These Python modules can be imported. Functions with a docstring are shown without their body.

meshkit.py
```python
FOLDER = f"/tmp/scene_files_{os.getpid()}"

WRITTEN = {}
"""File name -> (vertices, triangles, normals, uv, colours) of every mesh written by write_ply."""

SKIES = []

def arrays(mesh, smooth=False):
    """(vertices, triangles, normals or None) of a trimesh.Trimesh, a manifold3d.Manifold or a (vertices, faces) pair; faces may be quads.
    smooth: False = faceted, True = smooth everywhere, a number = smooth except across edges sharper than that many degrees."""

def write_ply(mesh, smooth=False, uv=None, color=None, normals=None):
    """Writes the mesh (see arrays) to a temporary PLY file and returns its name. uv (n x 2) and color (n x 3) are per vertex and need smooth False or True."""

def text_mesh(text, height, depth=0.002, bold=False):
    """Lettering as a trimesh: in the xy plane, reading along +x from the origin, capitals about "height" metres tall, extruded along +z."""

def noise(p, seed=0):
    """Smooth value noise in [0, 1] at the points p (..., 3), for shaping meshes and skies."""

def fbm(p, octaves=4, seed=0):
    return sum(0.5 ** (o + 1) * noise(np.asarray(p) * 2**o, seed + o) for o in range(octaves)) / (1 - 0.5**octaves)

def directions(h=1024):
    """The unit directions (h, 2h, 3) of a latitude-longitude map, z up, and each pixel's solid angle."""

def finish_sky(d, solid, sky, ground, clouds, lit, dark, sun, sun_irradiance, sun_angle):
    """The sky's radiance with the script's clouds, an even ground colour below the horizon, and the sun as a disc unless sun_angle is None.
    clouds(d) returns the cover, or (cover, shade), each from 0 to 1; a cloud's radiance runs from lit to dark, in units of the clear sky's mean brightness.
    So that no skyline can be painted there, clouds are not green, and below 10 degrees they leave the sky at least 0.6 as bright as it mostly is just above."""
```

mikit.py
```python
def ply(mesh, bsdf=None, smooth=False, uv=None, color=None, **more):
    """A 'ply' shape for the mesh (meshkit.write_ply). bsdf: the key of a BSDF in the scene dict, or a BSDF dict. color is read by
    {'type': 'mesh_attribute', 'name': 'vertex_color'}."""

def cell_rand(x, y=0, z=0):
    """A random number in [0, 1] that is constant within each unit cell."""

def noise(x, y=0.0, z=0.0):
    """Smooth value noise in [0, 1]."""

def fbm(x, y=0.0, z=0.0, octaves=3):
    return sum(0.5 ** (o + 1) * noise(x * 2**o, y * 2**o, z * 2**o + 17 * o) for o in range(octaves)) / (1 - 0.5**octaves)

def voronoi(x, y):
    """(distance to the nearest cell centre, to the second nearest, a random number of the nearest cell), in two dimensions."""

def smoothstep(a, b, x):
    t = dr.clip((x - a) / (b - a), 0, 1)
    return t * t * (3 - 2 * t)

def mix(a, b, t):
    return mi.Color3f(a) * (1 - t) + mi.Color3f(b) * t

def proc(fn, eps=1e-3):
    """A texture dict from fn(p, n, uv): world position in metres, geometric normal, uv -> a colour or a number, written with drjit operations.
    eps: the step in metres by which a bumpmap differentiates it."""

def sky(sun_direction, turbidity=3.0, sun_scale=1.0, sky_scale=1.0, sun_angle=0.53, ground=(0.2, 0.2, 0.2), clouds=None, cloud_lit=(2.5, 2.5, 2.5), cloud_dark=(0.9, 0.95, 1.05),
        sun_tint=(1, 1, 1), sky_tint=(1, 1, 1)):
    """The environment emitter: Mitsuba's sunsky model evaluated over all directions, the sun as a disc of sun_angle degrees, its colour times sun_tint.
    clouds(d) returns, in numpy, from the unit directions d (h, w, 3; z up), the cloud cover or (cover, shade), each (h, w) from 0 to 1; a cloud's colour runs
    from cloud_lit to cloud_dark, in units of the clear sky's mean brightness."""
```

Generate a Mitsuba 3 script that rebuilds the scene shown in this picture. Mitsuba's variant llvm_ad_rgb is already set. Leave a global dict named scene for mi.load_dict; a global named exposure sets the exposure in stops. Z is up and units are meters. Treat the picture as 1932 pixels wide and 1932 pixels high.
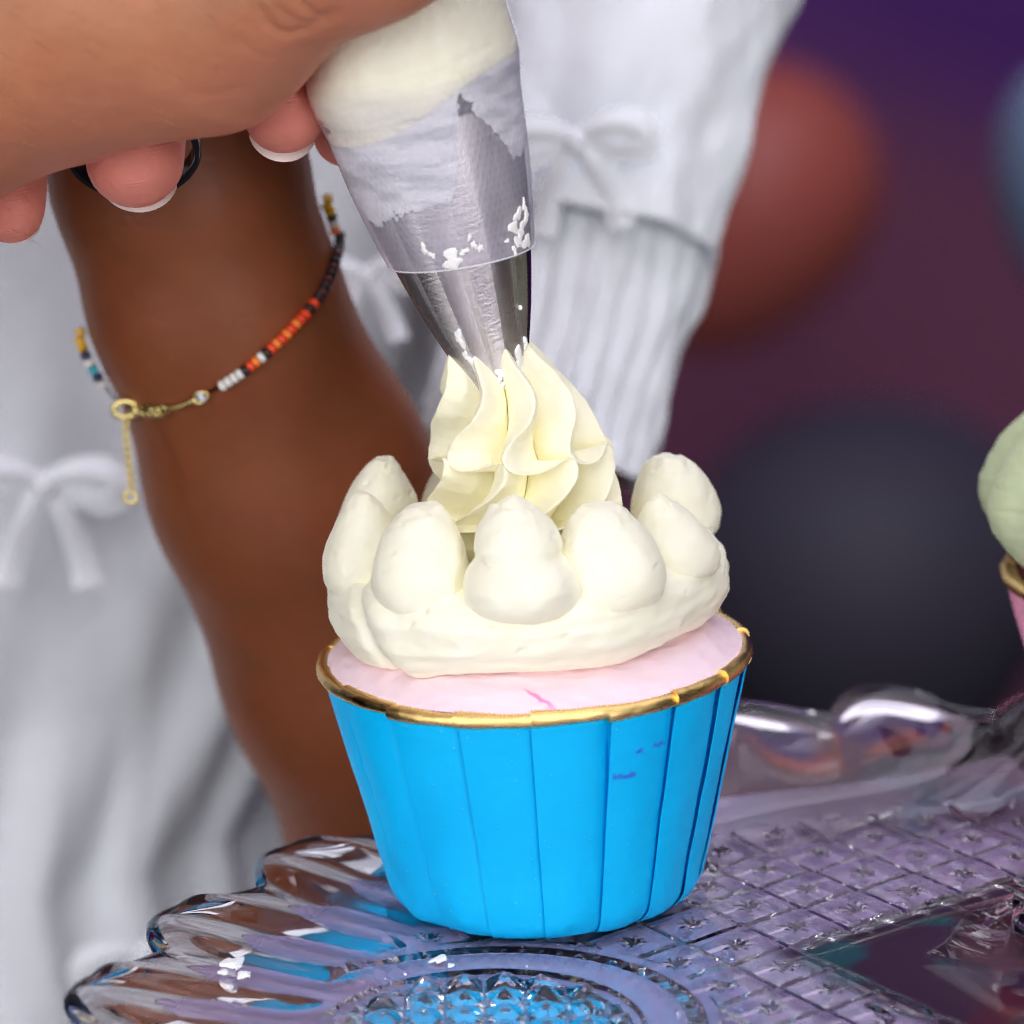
import math, random
import numpy as np, trimesh, drjit as dr, mitsuba as mi, mikit, meshkit
from scipy.interpolate import PchipInterpolator, CubicSpline
T = mi.ScalarTransform4f
rng = np.random.default_rng(7)
scene, labels = {}, {}
# ------------------------------------------------------------------ camera
ELEV, ROLL, FPX = math.radians(15), math.radians(3), 6952.0      # FPX: focal length in 1/1932 of the picture width
_f = np.array([0, math.cos(ELEV), -math.sin(ELEV)]); _u0 = np.array([0, math.sin(ELEV), math.cos(ELEV)]); _r0 = np.array([1.0, 0, 0])
_u = math.cos(ROLL) * _u0 + math.sin(ROLL) * _r0; _r = math.cos(ROLL) * _r0 - math.sin(ROLL) * _u0
CAM = np.array([-0.00252734, -0.57305702, 0.21818111])
scene['camera'] = {'type': 'thinlens', 'fov': 2 * math.degrees(math.atan(966 / FPX)), 'fov_axis': 'x', 'near_clip': 0.02, 'far_clip': 40.0,
                   'aperture_radius': 0.0054, 'focus_distance': 0.585,
                   'to_world': T().look_at(origin=CAM.tolist(), target=(CAM + _f).tolist(), up=_u.tolist())}
exposure = -0.12
# ------------------------------------------------------------------ lamps
def lamp(key, at, target, w, h, rgb, label):
    scene[key] = {'type': 'rectangle', 'to_world': T().look_at(origin=list(at), target=list(target), up=[0, 0.3, 1]) @ T().scale([w / 2, h / 2, 1]),
                  'bsdf': {'type': 'diffuse', 'reflectance': {'type': 'rgb', 'value': 0.5}}, 'emitter': {'type': 'area', 'radiance': {'type': 'rgb', 'value': list(rgb)}}}
    labels[key] = {'label': label, 'category': 'lamp'}
lamp('softbox_lamp', (-0.19, -1.95, 1.02), (0, 0, 0.05), 1.0, 1.0, (5.9, 5.9, 5.85), 'square white softbox lamp above and behind the camera, lighting the cupcake from the front')
lamp('added_strip_light', (0.42, -0.85, 0.16), (0, 0, 0.06), 0.16, 0.9, (8.6, 8.4, 8.7), 'tall narrow strip light added out of view to the right of the camera for streaks on the metal')  # added light, no visible source: streaks on nozzle and foil, some fill
lamp('added_strip_light_001', (-0.62, -0.70, 0.18), (0, 0, 0.06), 0.20, 0.9, (7.0, 6.9, 7.2), 'tall narrow strip light added out of view to the left of the camera for side fill')  # added light, no visible source: softens the left side and streaks the steel
lamp('added_overhead_fill', (0.25, -0.1, 1.7), (0.1, 0, 0), 2.6, 2.6, (1.45, 1.38, 1.62), 'wide lavender fill light added out of view above the table')  # added fill panel in place of room light, also reflected in the glass

def pix(px, py, y=0.0):
    """the point at depth y (metres behind the cup's axis) that stands at a place of the 1932-wide layout drawing"""
    d = _f + (px - 966) / FPX * _r - (py - 966) / FPX * _u
    return CAM + d * ((y - CAM[1]) / d[1])
def mpp(y): return (0.585 + y * 0.97) / FPX
# ------------------------------------------------------------------ materials
def rgbv(c): return {'type': 'rgb', 'value': list(c)}
def lin(r, g, b): return tuple(((c / 255 + 0.055) / 1.055) ** 2.4 if c > 10 else c / 255 / 12.92 for c in (r, g, b))
def mat(key, d): scene[key] = d; return key
def princ(base, rough=0.5, spec=0.5, **k):
    return {'type': 'principled', 'base_color': rgbv(base) if isinstance(base, tuple) else base, 'roughness': rough, 'specular': spec, **k}
def bump(inner, fn, scale, eps=1e-4): return {'type': 'bumpmap', 'arbitrary': mikit.proc(fn, eps), 'scale': scale, 'bsdf': inner}
def two(d): return {'type': 'twosided', 'bsdf': d}

def cream_col(p, n, uv):
    a = mikit.fbm(p.x * 260, p.y * 260, p.z * 260)
    return mikit.mix((0.860, 0.836, 0.635), (0.885, 0.870, 0.725), a)
def cream_bump(p, n, uv):
    return mikit.fbm(p.x * 900, p.y * 900, p.z * 900, 3) + 0.5 * mikit.noise(p.x * 350, p.y * 350, p.z * 500)
mat('mat_cream', two(bump(princ(mikit.proc(cream_col), 0.45, 0.30), cream_bump, 0.00018)))
def swirl_col(p, n, uv): return mikit.mix((0.890, 0.855, 0.615), (0.91, 0.885, 0.70), mikit.fbm(p.x * 260, p.y * 260, p.z * 260))
mat('mat_swirl_cream', two(bump(princ(mikit.proc(swirl_col), 0.45, 0.30), cream_bump, 0.00022)))
mat('mat_green_cream', two(bump(princ((0.42, 0.48, 0.29), 0.45, 0.4), cream_bump, 0.0002)))
def pink_col(p, n, uv):
    a = mikit.fbm(p.x * 120, p.y * 300, p.z * 200)
    c = mikit.mix((0.88, 0.66, 0.75), (0.92, 0.76, 0.83), a)
    # a streak of undissolved colour
    q = (p.x - 0.0002) * 0.75 + (p.y + 0.0312) * -0.66 ; s = (p.x - 0.0002) * 0.66 + (p.y + 0.0312) * 0.75
    w = mikit.noise(p.x * 900, p.y * 900) * 0.0006
    m = mikit.smoothstep(0.0006, 0.0001, dr.abs(s + w - 0.0003)) * mikit.smoothstep(0.0040, 0.0015, dr.abs(q))
    return mikit.mix(c, (0.85, 0.22, 0.58), m * 0.9)
def pink_bump(p, n, uv):
    a = dr.atan2(p.y, p.x); r = dr.sqrt(p.x * p.x + p.y * p.y)
    return mikit.fbm(a * 14, r * 900, 0.0, 3) + 0.4 * mikit.fbm(p.x * 500, p.y * 500)
mat('mat_pink_icing', two(bump(princ(mikit.proc(pink_col), 0.38, 0.45), pink_bump, 0.00032)))

def blue_col(p, n, uv):
    s = mikit.cell_rand(p.x * 4500, p.y * 4500, p.z * 4500)
    g = mikit.fbm(p.x * 60, p.y * 60, p.z * 60)
    c = mikit.mix((0.000, 0.42, 0.85), (0.000, 0.50, 0.91), g)
    for (ax, az) in ((0.0117, 0.0292), (0.0153, 0.0330), (0.0137, 0.0290), (0.0185, 0.0332)):
        d = dr.sqrt(dr.square(p.x - ax) + dr.square((p.z - az) * 1.6)) + 0.0011 * (mikit.noise(p.x * 1800, p.z * 1800) - 0.5)
        m = mikit.smoothstep(0.0013, 0.0002, d)
        c = mikit.mix(c, (0.035, 0.12, 0.62), m * dr.select(p.y < 0, 0.85, 0.0))
    return mikit.mix(c, (0.45, 0.75, 0.95), dr.select(s > 0.9985, 0.35, 0.0))
def paper_bump(p, n, uv): return mikit.fbm(p.x * 700, p.y * 700, p.z * 700) + 2 * mikit.fbm(p.x * 130, p.y * 130, p.z * 90)
mat('mat_blue_paper', two(bump(princ(mikit.proc(blue_col), 0.5, 0.2), paper_bump, 0.00012)))
mat('mat_pink_paper', two(princ((0.80, 0.32, 0.46), 0.5, 0.35)))
def foil_bump(p, n, uv): return mikit.fbm(p.x * 500, p.y * 500, p.z * 900, 3)
mat('mat_gold', two(bump({'type': 'roughconductor', 'material': 'Au', 'alpha': 0.21, 'specular_reflectance': rgbv((1.0, 0.86, 0.78))}, foil_bump, 0.00018)))
mat('mat_gold_fine', two({'type': 'roughconductor', 'material': 'Au', 'alpha': 0.2}))

# the axis of bag and nozzle
AX_A, AX_B = pix(740, 0, 0.0), pix(947, 740, 0.0)
AX = (AX_B - AX_A) / np.linalg.norm(AX_B - AX_A); AXL = np.linalg.norm(AX_B - AX_A)
AX_X = np.cross(AX, [0, 1.0, 0]); AX_X /= np.linalg.norm(AX_X); AX_X *= np.sign(AX_X[0]); AX_Y = np.cross(AX, AX_X); AX_Y *= np.sign(AX_Y[1])
def axial(p):   # drjit: distance along the axis (0 at the layout's top edge, 1 at the tip) and angle
    q = [p.x - AX_A[0], p.y - AX_A[1], p.z - AX_A[2]]
    t = sum(a * float(b) for a, b in zip(q, AX)) / AXL
    x = sum(a * float(b) for a, b in zip(q, AX_X)); y = sum(a * float(b) for a, b in zip(q, AX_Y))
    return t, dr.atan2(y, x)
def steel_bump(p, n, uv):
    t, a = axial(p)
    fine = mikit.noise(t * 330 + 5 * mikit.noise(a * 2, t * 3), a * 4) + 0.7 * mikit.noise(t * 420 + a * 16, a * 5)
    return fine + 0.6 * mikit.noise(t * 380 - a * 22, a * 6 + 9)
mat('mat_steel', two(bump({'type': 'roughconductor', 'material': 'Al', 'alpha_u': 0.17, 'alpha_v': 0.42, 'specular_reflectance': rgbv((0.78, 0.745, 0.755))}, steel_bump, 0.00003)))
def film_weight(p, n, uv):
    t, a = axial(p)
    u, v = a * 12, t * 50
    k = dr.floor(v)
    du = u + 0.5 * (k - 2 * dr.floor(k / 2)); du = du - dr.floor(du) - 0.5; dv = v - k - 0.5
    d = dr.exp(-(du * du + dv * dv) * 14)
    haze = mikit.smoothstep(0.16, 0.26, t + 0.05 * mikit.noise(a * 2, t * 6))
    return 0.03 + haze * (0.20 + 0.18 * mikit.fbm(a * 2.2, t * 9)) * (1 - 0.14 * d) 
def film_bump(p, n, uv):
    t, a = axial(p)
    u, v = a * 12, t * 50
    k = dr.floor(v)
    du = u + 0.5 * (k - 2 * dr.floor(k / 2)); du = du - dr.floor(du) - 0.5; dv = v - k - 0.5
    return dr.exp(-(du * du + dv * dv) * 12)
mat('mat_film', {'type': 'blendbsdf', 'weight': mikit.proc(film_weight), 'a': {'type': 'thindielectric', 'int_ior': 1.12},
                 'b': two(bump(princ((0.66, 0.64, 0.75), 0.3, 0.6), film_bump, 0.00012))})
def smear_col(p, n, uv): return mikit.mix((0.46, 0.47, 0.50), (0.76, 0.76, 0.77), mikit.smoothstep(0.25, 0.6, mikit.fbm(p.x * 170 + p.z * 60, p.y * 170, p.z * 520)))
mat('mat_smear', two(bump(princ(mikit.proc(smear_col), 0.45, 0.3), cream_bump, 0.00008)))
mat('mat_white_cream', two(bump(princ((0.90, 0.90, 0.88), 0.35, 0.5), cream_bump, 0.0002)))

def cloth_bump(p, n, uv):
    return 0.5 * mikit.noise(p.x * 2600, p.z * 500, p.y * 900) + 0.5 * mikit.noise(p.z * 2600, p.x * 500, p.y * 900) + 1.2 * mikit.fbm(p.x * 60, p.y * 60, p.z * 60)
mat('mat_dress', two(bump(princ((0.87, 0.905, 0.945), 0.75, 0.25, sheen=0.3), cloth_bump, 0.0005)))
mat('mat_satin', two(princ((0.86, 0.89, 0.94), 0.36, 0.5, sheen=0.2)))

TIPS = []          # finger pads, filled by the hand: (centre, centre of the print's arcs, reach)
def skin_bump(p, n, uv):
    v = 0.60 * mikit.fbm(p.x * 1500, p.y * 1500, p.z * 1500, 2) + 0.5 * mikit.fbm(p.x * 300 + p.z * 200, p.y * 300, p.z * 500, 3)
    for c, a, reach in TIPS:
        d = dr.sqrt(dr.square(p.x - a[0]) + dr.square(p.y - a[1]) + dr.square(p.z - a[2]))
        m = mikit.smoothstep(reach, reach * 0.6, dr.sqrt(dr.square(p.x - c[0]) + dr.square(p.y - c[1]) + dr.square(p.z - c[2])))
        v = v + m * 0.32 * dr.sin(d * (2 * math.pi / 0.00050) + 1.5 * mikit.noise(p.x * 300, p.z * 300))
    return v
# the BSDF mat_skin is made after the hand, whose finger pads it needs
mat('mat_nail', two(princ((0.80, 0.68, 0.62), 0.25, 0.5)))
mat('mat_glass', {'type': 'dielectric', 'int_ior': 1.5, 'specular_transmittance': rgbv((0.955, 0.945, 0.965))})
# ------------------------------------------------------------------ mesh helpers
def grid_faces(nu, nv, wrap_u=False, wrap_v=False):
    i = np.arange(nu if wrap_u else nu - 1); j = np.arange(nv if wrap_v else nv - 1)
    I, J = np.meshgrid(i, j, indexing='ij'); I2, J2 = (I + 1) % nu, (J + 1) % nv
    q = np.stack([I * nv + J, I2 * nv + J, I2 * nv + J2, I * nv + J2], -1).reshape(-1, 4)
    return np.vstack([q[:, [0, 1, 2]], q[:, [0, 2, 3]]])
def gmesh(P, wrap_u=False, wrap_v=False):
    P = np.asarray(P, float)
    return trimesh.Trimesh(P.reshape(-1, 3), grid_faces(P.shape[0], P.shape[1], wrap_u, wrap_v), process=False)
def cat(*m): return trimesh.util.concatenate(list(m))
def add(key, mesh, m, smooth=30, **k): scene[key] = mikit.ply(mesh, m, smooth, **k); return key
_count = {}
def num(key):
    n = _count.get(key, -1) + 1; _count[key] = n
    return key if n == 0 else f'{key}_{n:03d}'
def tag(key, label, category=None, group=None, kind=None):
    labels[key] = {k: v for k, v in (('label', label), ('category', category), ('group', group), ('kind', kind)) if v}
def frame(d):
    d = np.asarray(d, float); d = d / np.linalg.norm(d)
    a = np.cross(d, [0, 0, 1.0] if abs(d[2]) < 0.9 else [1.0, 0, 0]); a /= np.linalg.norm(a)
    return d, a, np.cross(d, a)
def tube(points, radii, n=12, closed=False, caps=True):
    p = np.asarray(points, float); r = np.broadcast_to(radii, (len(p),))
    t = np.gradient(p, axis=0) if not closed else np.roll(p, -1, 0) - np.roll(p, 1, 0)
    t /= np.linalg.norm(t, axis=1, keepdims=True)
    a = frame(t[0])[1]; A = []
    for d in t:
        a = a - d * (a @ d); a = a / np.linalg.norm(a); A.append(a)
    A = np.array(A); B = np.cross(t, A); ang = np.arange(n) * 2 * np.pi / n
    P = p[:, None] + r[:, None, None] * (np.cos(ang)[None, :, None] * A[:, None] + np.sin(ang)[None, :, None] * B[:, None])
    if not closed and caps:
        P = np.concatenate([np.broadcast_to(p[0], (1, n, 3)), P, np.broadcast_to(p[-1], (1, n, 3))])
    return gmesh(P, closed, True)
def fix(m):
    m = trimesh.Trimesh(m.vertices, m.faces, process=True)
    trimesh.repair.fix_normals(m)
    return m
def lathe(rz, n=96, centre=(0, 0, 0)):
    a = np.arange(n) * 2 * np.pi / n; rz = np.asarray(rz, float)
    P = np.stack([rz[:, :1] * np.cos(a), rz[:, :1] * np.sin(a), np.repeat(rz[:, 1:2], n, 1)], -1) + np.asarray(centre)
    return gmesh(P, False, True)
def surface_net(f, lo, hi, h, block=16):
    """the zero surface of the distance f(points) as a mesh; only blocks near the surface are sampled finely"""
    lo = np.asarray(lo, float); n = np.ceil((np.asarray(hi) - lo) / h / block).astype(int)
    half = block * h / 2
    bi = np.stack(np.meshgrid(*[np.arange(k) for k in n], indexing='ij'), -1).reshape(-1, 3)
    near = np.abs(f(lo + (bi + 0.5) * block * h)) < half * 1.9 + 2 * h
    bi = bi[near]
    g = np.arange(block + 1); L = np.stack(np.meshgrid(g, g, g, indexing='ij'), -1)
    N = n * block + 2
    vid, vpos, quads = [], [], []
    corners = np.array(list(np.ndindex(2, 2, 2)))
    edges = [(a, b) for a in range(8) for b in range(a + 1, 8) if abs(corners[a] - corners[b]).sum() == 1]
    key = lambda c: (c[..., 0] * N[1] + c[..., 1]) * N[2] + c[..., 2]
    for b in bi:
        I = b * block + L
        v = f((lo + I * h).reshape(-1, 3)).reshape(I.shape[:3])
        s = v < 0
        if s.all() or not s.any(): continue
        cs = np.stack([v[c[0]:block + c[0], c[1]:block + c[1], c[2]:block + c[2]] for c in corners], -1)
        act = ((cs < 0).any(-1)) & ((cs >= 0).any(-1))
        idx = np.argwhere(act); c8 = cs[act]
        acc = np.zeros((len(idx), 3)); cnt = np.zeros(len(idx))
        for a, e in edges:
            x = (c8[:, a] < 0) != (c8[:, e] < 0)
            t = np.where(x, c8[:, a] / np.where(x, c8[:, a] - c8[:, e], 1), 0)
            acc += np.where(x[:, None], corners[a] + t[:, None] * (corners[e] - corners[a]), 0); cnt += x
        cell = idx + b * block
        vid.append(key(cell)); vpos.append(lo + (cell + acc / cnt[:, None]) * h)
        for ax in range(3):
            o1, o2 = [(1, 2), (2, 0), (0, 1)][ax]
            sl0 = [slice(0, block)] * 3; sl1 = list(sl0); sl1[ax] = slice(1, block + 1)
            A, B = s[tuple(sl0)], s[tuple(sl1)]
            for flip, m in ((0, A & ~B), (1, ~A & B)):
                e = np.argwhere(m)
                if not len(e): continue
                e = e + b * block; d1 = np.zeros(3, int); d2 = np.zeros(3, int); d1[o1] = 1; d2[o2] = 1
                q = np.stack([key(e - d1 - d2), key(e - d2), key(e), key(e - d1)], -1)
                quads.append(q[:, ::-1] if flip else q)
    vid, vpos, quads = np.concatenate(vid), np.concatenate(vpos), np.concatenate(quads)
    o = np.argsort(vid); vid, vpos = vid[o], vpos[o]
    j = np.clip(np.searchsorted(vid, quads), 0, len(vid) - 1)
    ok = (vid[j] == quads).all(1); j = j[ok]
    m = trimesh.Trimesh(vpos, np.vstack([j[:, [0, 1, 2]], j[:, [0, 2, 3]]]), process=False)
    return m
def relax(m, n=4):
    e = m.edges_unique; k = np.zeros(len(m.vertices)); np.add.at(k, e.ravel(), 1)
    for i in range(n):
        s = np.zeros_like(m.vertices); np.add.at(s, e[:, 0], m.vertices[e[:, 1]]); np.add.at(s, e[:, 1], m.vertices[e[:, 0]])
        m.vertices = m.vertices + (0.5 if i % 2 == 0 else -0.48) * (s / np.maximum(k, 1)[:, None] - m.vertices)
    return m
def sd_cone(p, a, b, ra, rb):
    a, b = np.asarray(a), np.asarray(b); d = b - a
    t = np.clip((p - a) @ d / (d @ d), 0, 1)
    return np.linalg.norm(p - a - t[:, None] * d, axis=1) - (ra + t * (rb - ra))
def smin(a, b, k):
    h = np.clip(k - np.abs(a - b), 0, None) / k
    return np.minimum(a, b) - h * h * k * 0.25
def trace(px, py, f, y0=-0.03):
    d = _f + (px - 966) / FPX * _r - (py - 966) / FPX * _u; d = d / np.linalg.norm(d); t = (y0 - CAM[1]) / d[1]
    best, bt = 9, t
    for _ in range(160):
        e = float(f((CAM + d * t)[None])[0])
        if e < best: best, bt = e, t
        if e < 2e-5: break
        t += max(e * 0.8, 1e-5)
        if t > 1.2: break
    return CAM + d * bt, best
# ------------------------------------------------------------------ the setting
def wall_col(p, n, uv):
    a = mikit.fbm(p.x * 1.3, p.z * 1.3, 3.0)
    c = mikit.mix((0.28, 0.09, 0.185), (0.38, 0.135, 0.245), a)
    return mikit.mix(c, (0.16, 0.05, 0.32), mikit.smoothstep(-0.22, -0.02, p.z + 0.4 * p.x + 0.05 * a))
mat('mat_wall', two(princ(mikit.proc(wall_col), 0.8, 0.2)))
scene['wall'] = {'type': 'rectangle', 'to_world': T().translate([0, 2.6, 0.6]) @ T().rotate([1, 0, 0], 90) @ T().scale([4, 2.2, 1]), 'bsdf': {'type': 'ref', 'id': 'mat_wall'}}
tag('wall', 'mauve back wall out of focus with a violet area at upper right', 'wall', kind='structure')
mat('mat_floor', two(princ((0.02, 0.016, 0.018), 0.6, 0.3)))
scene['floor'] = {'type': 'rectangle', 'to_world': T().translate([0, 1.0, -0.95]) @ T().scale([4, 3, 1]), 'bsdf': {'type': 'ref', 'id': 'mat_floor'}}
tag('floor', 'dark floor of the room behind the table', 'floor', kind='structure')

# ------------------------------------------------------------------ glass platter
PC = np.array([0.070, -0.090])            # centre of the platter
def sstep(a, b, x):
    t = np.clip((x - a) / (b - a), 0, 1); return t * t * (3 - 2 * t)
NL = 30
def lobe(th):                              # 0..1, rises slowly and falls fast, once per lobe
    w = (NL * th / (2 * np.pi) + 0.89) % 1.0
    return np.where(w < 0.72, np.abs(np.sin(w / 0.72 * np.pi / 2)) ** 1.4, np.abs(np.cos((w - 0.72) / 0.28 * np.pi / 2)) ** 0.8)
def outline(th): return 0.1400 + 0.0058 * lobe(th)
def relief(x, y, r, th, rn):
    """height of the pressed pattern on the top face, metres; x, y from the platter's centre"""
    z = np.zeros_like(r)
    ca, sa = 0.835, 0.55
    a = x * ca + y * sa; b = x * sa - y * ca
    P = 0.0118
    # squares with cut stars
    u = (a - 0.0055) / P; v = (b + 0.0672) / P
    fu, fv = u - np.floor(u) - 0.5, v - np.floor(v) - 0.5
    edge = 0.5 - np.maximum(np.abs(fu), np.abs(fv))
    tile = -0.0011 * np.clip(1 - edge / 0.055, 0, 1)
    rad = np.hypot(fu, fv)
    for du, dv in ((1, 0), (0, 1), (0.7071, 0.7071), (0.7071, -0.7071)):
        off = np.abs(fu * dv - fv * du); ln = np.abs(fu * du + fv * dv)
        w = 0.055 * np.clip(1 - ln / 0.24, 0, 1)
        tile = np.minimum(tile, -0.0010 * np.clip(1 - off / np.maximum(w, 1e-4), 0, 1) * np.clip(1 - ln / 0.25, 0, 1) ** 0.5)
    tile += 0.00022 * np.sin(fu * 3.1 + 0.6) - 0.00018 * fv
    # plain dished square panels
    def plain(a0, b0, s):
        pa, pb = (a - a0) / s, (b - b0) / s
        e = np.minimum(np.minimum(pa, 1 - pa), np.minimum(pb, 1 - pb))
        inside = sstep(0, 0.035, e)
        d = -0.0016 * sstep(0, 0.5, e) + 0.0009 * np.sin(9 * pa * pb + 3 * pa) * sstep(0.05, 0.3, e) - 0.0006
        return inside, d
    out = tile
    for a0, b0, s in ((0.0055, -0.0672, 0.0472), (-0.0535, -0.0200, 0.0472), (0.0055, 0.039, 0.0472)):
        k, d = plain(a0, b0, s); out = out * (1 - k) + d * k
    # round medallions with rings of beads
    for kk in range(6):
        mth = math.radians(159.3 + 60 * kk)
        if kk == 5: mth = math.radians(400)
        mx, my = 0.0877 * math.cos(mth), 0.0877 * math.sin(mth)
        q = np.hypot(x - mx, y - my); qa = np.arctan2(y - my, x - mx)
        m = -0.0009 * (np.abs(q - 0.0335) < 0.0013) - 0.0009 * (np.abs(q - 0.0245) < 0.0010)
        m = m + 0.0006 * np.cos(qa * 70) * (np.abs(q - 0.0335) < 0.0012)
        pu, pv = (x / 0.0062) % 1 - 0.5, (y / 0.0062) % 1 - 0.5
        m = np.where(q < 0.0235, 0.0022 * (0.5 - np.maximum(np.abs(pu), np.abs(pv))) * 2 - 0.0012, m)
        k = (q < 0.0372) * (kk != 5)
        out = np.where(k, m, out)
    z += out * sstep(0.1185, 0.1165, r)
    # rim: swirled flutes that end in the lobes on the left, squares on to the edge at the back
    s = np.clip((r - 0.110) / 0.034, 0, 1)
    sw = 2 * NL * th + 2 * np.pi * 1.35 * (1 - s)
    flute = 0.5 + 0.5 * np.sin(sw + 0.9)
    fl = 0.0013 * (flute - 0.55) * sstep(0.0, 0.30, s)
    curl = 0.0020 * np.sin(sw * 0.25 + 7 * s + 1.2 * np.sin(9 * th)) * sstep(0.1, 0.5, s)
    back = sstep(math.radians(118), math.radians(108), th) * sstep(math.radians(40), math.radians(50), th)
    inner = out * 0
    z += (1 - back) * fl + back * (curl + 0.4 * fl * sstep(0.5, 0.9, s))
    bar = np.exp(-((th - math.radians(114)) * r / 0.0016) ** 2) * sstep(0.100, 0.106, r)
    return z + 0.0018 * bar
def base_lift(r, R, th=0.0):
    back = sstep(math.radians(120), math.radians(104), th) * sstep(math.radians(38), math.radians(52), th)
    return (0.0080 + 0.0032 * back) * sstep(0.110, 0.145, r) ** 1.1
th = np.concatenate([np.linspace(math.radians(55), math.radians(200), 1000, endpoint=False), np.linspace(math.radians(200), math.radians(415), 200, endpoint=False)])
rn = np.concatenate([np.linspace(0.02, 0.28, 20, endpoint=False), np.linspace(0.28, 1.0, 330)])
RN, TH = np.meshgrid(rn, th, indexing='ij')
RR = outline(TH); R_ = np.where(RN < 0.75, RN * 0.150, 0.1125 + (RN - 0.75) / 0.25 * (RR - 0.1125))
X, Y = R_ * np.cos(TH), R_ * np.sin(TH)
thm = TH % (2 * np.pi)
Z = relief(X, Y, R_, thm, RN) + base_lift(R_, RR, thm)
lb = lobe(TH)
Z += (0.0016 * lb ** 2) * sstep(0.88, 1.0, RN)
top = np.stack([X + PC[0], Y + PC[1], Z - 0.0002], -1)
def und(rn_, drop, out_):
    RN2 = np.full((1, len(th)), rn_); TH2 = th[None]; R2 = np.where(RN2 < 0.75, RN2 * 0.150, 0.1125 + (RN2 - 0.75) / 0.25 * (outline(TH2) - 0.1125)) + out_
    zz = base_lift(R2, 1, TH2 % (2 * np.pi)) + (0.0016 * lobe(TH2) ** 2) * (rn_ > 0.95)
    return np.stack([R2 * np.cos(TH2) + PC[0], R2 * np.sin(TH2) + PC[1], zz - drop], -1)
rim = [und(1.0, 0.0006 + 0.0034 * (1 - math.cos(k)) / 2, 0.0022 * math.sin(k)) for k in np.linspace(0.25, math.pi, 7)]
bot = [und(k, 0.0042, 0) for k in (0.96, 0.9, 0.84, 0.8, 0.75, 0.6, 0.4, 0.2, 0.02)]
P = np.concatenate([top] + rim + bot)
pl = gmesh(P, False, True)
nth, nr_ = len(th), P.shape[0]
capt = np.array([[0, (j + 1) % nth, j] for j in range(1, nth - 1)]); capb = (nr_ - 1) * nth + np.array([[0, j, j + 1] for j in range(1, nth - 1)])
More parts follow.
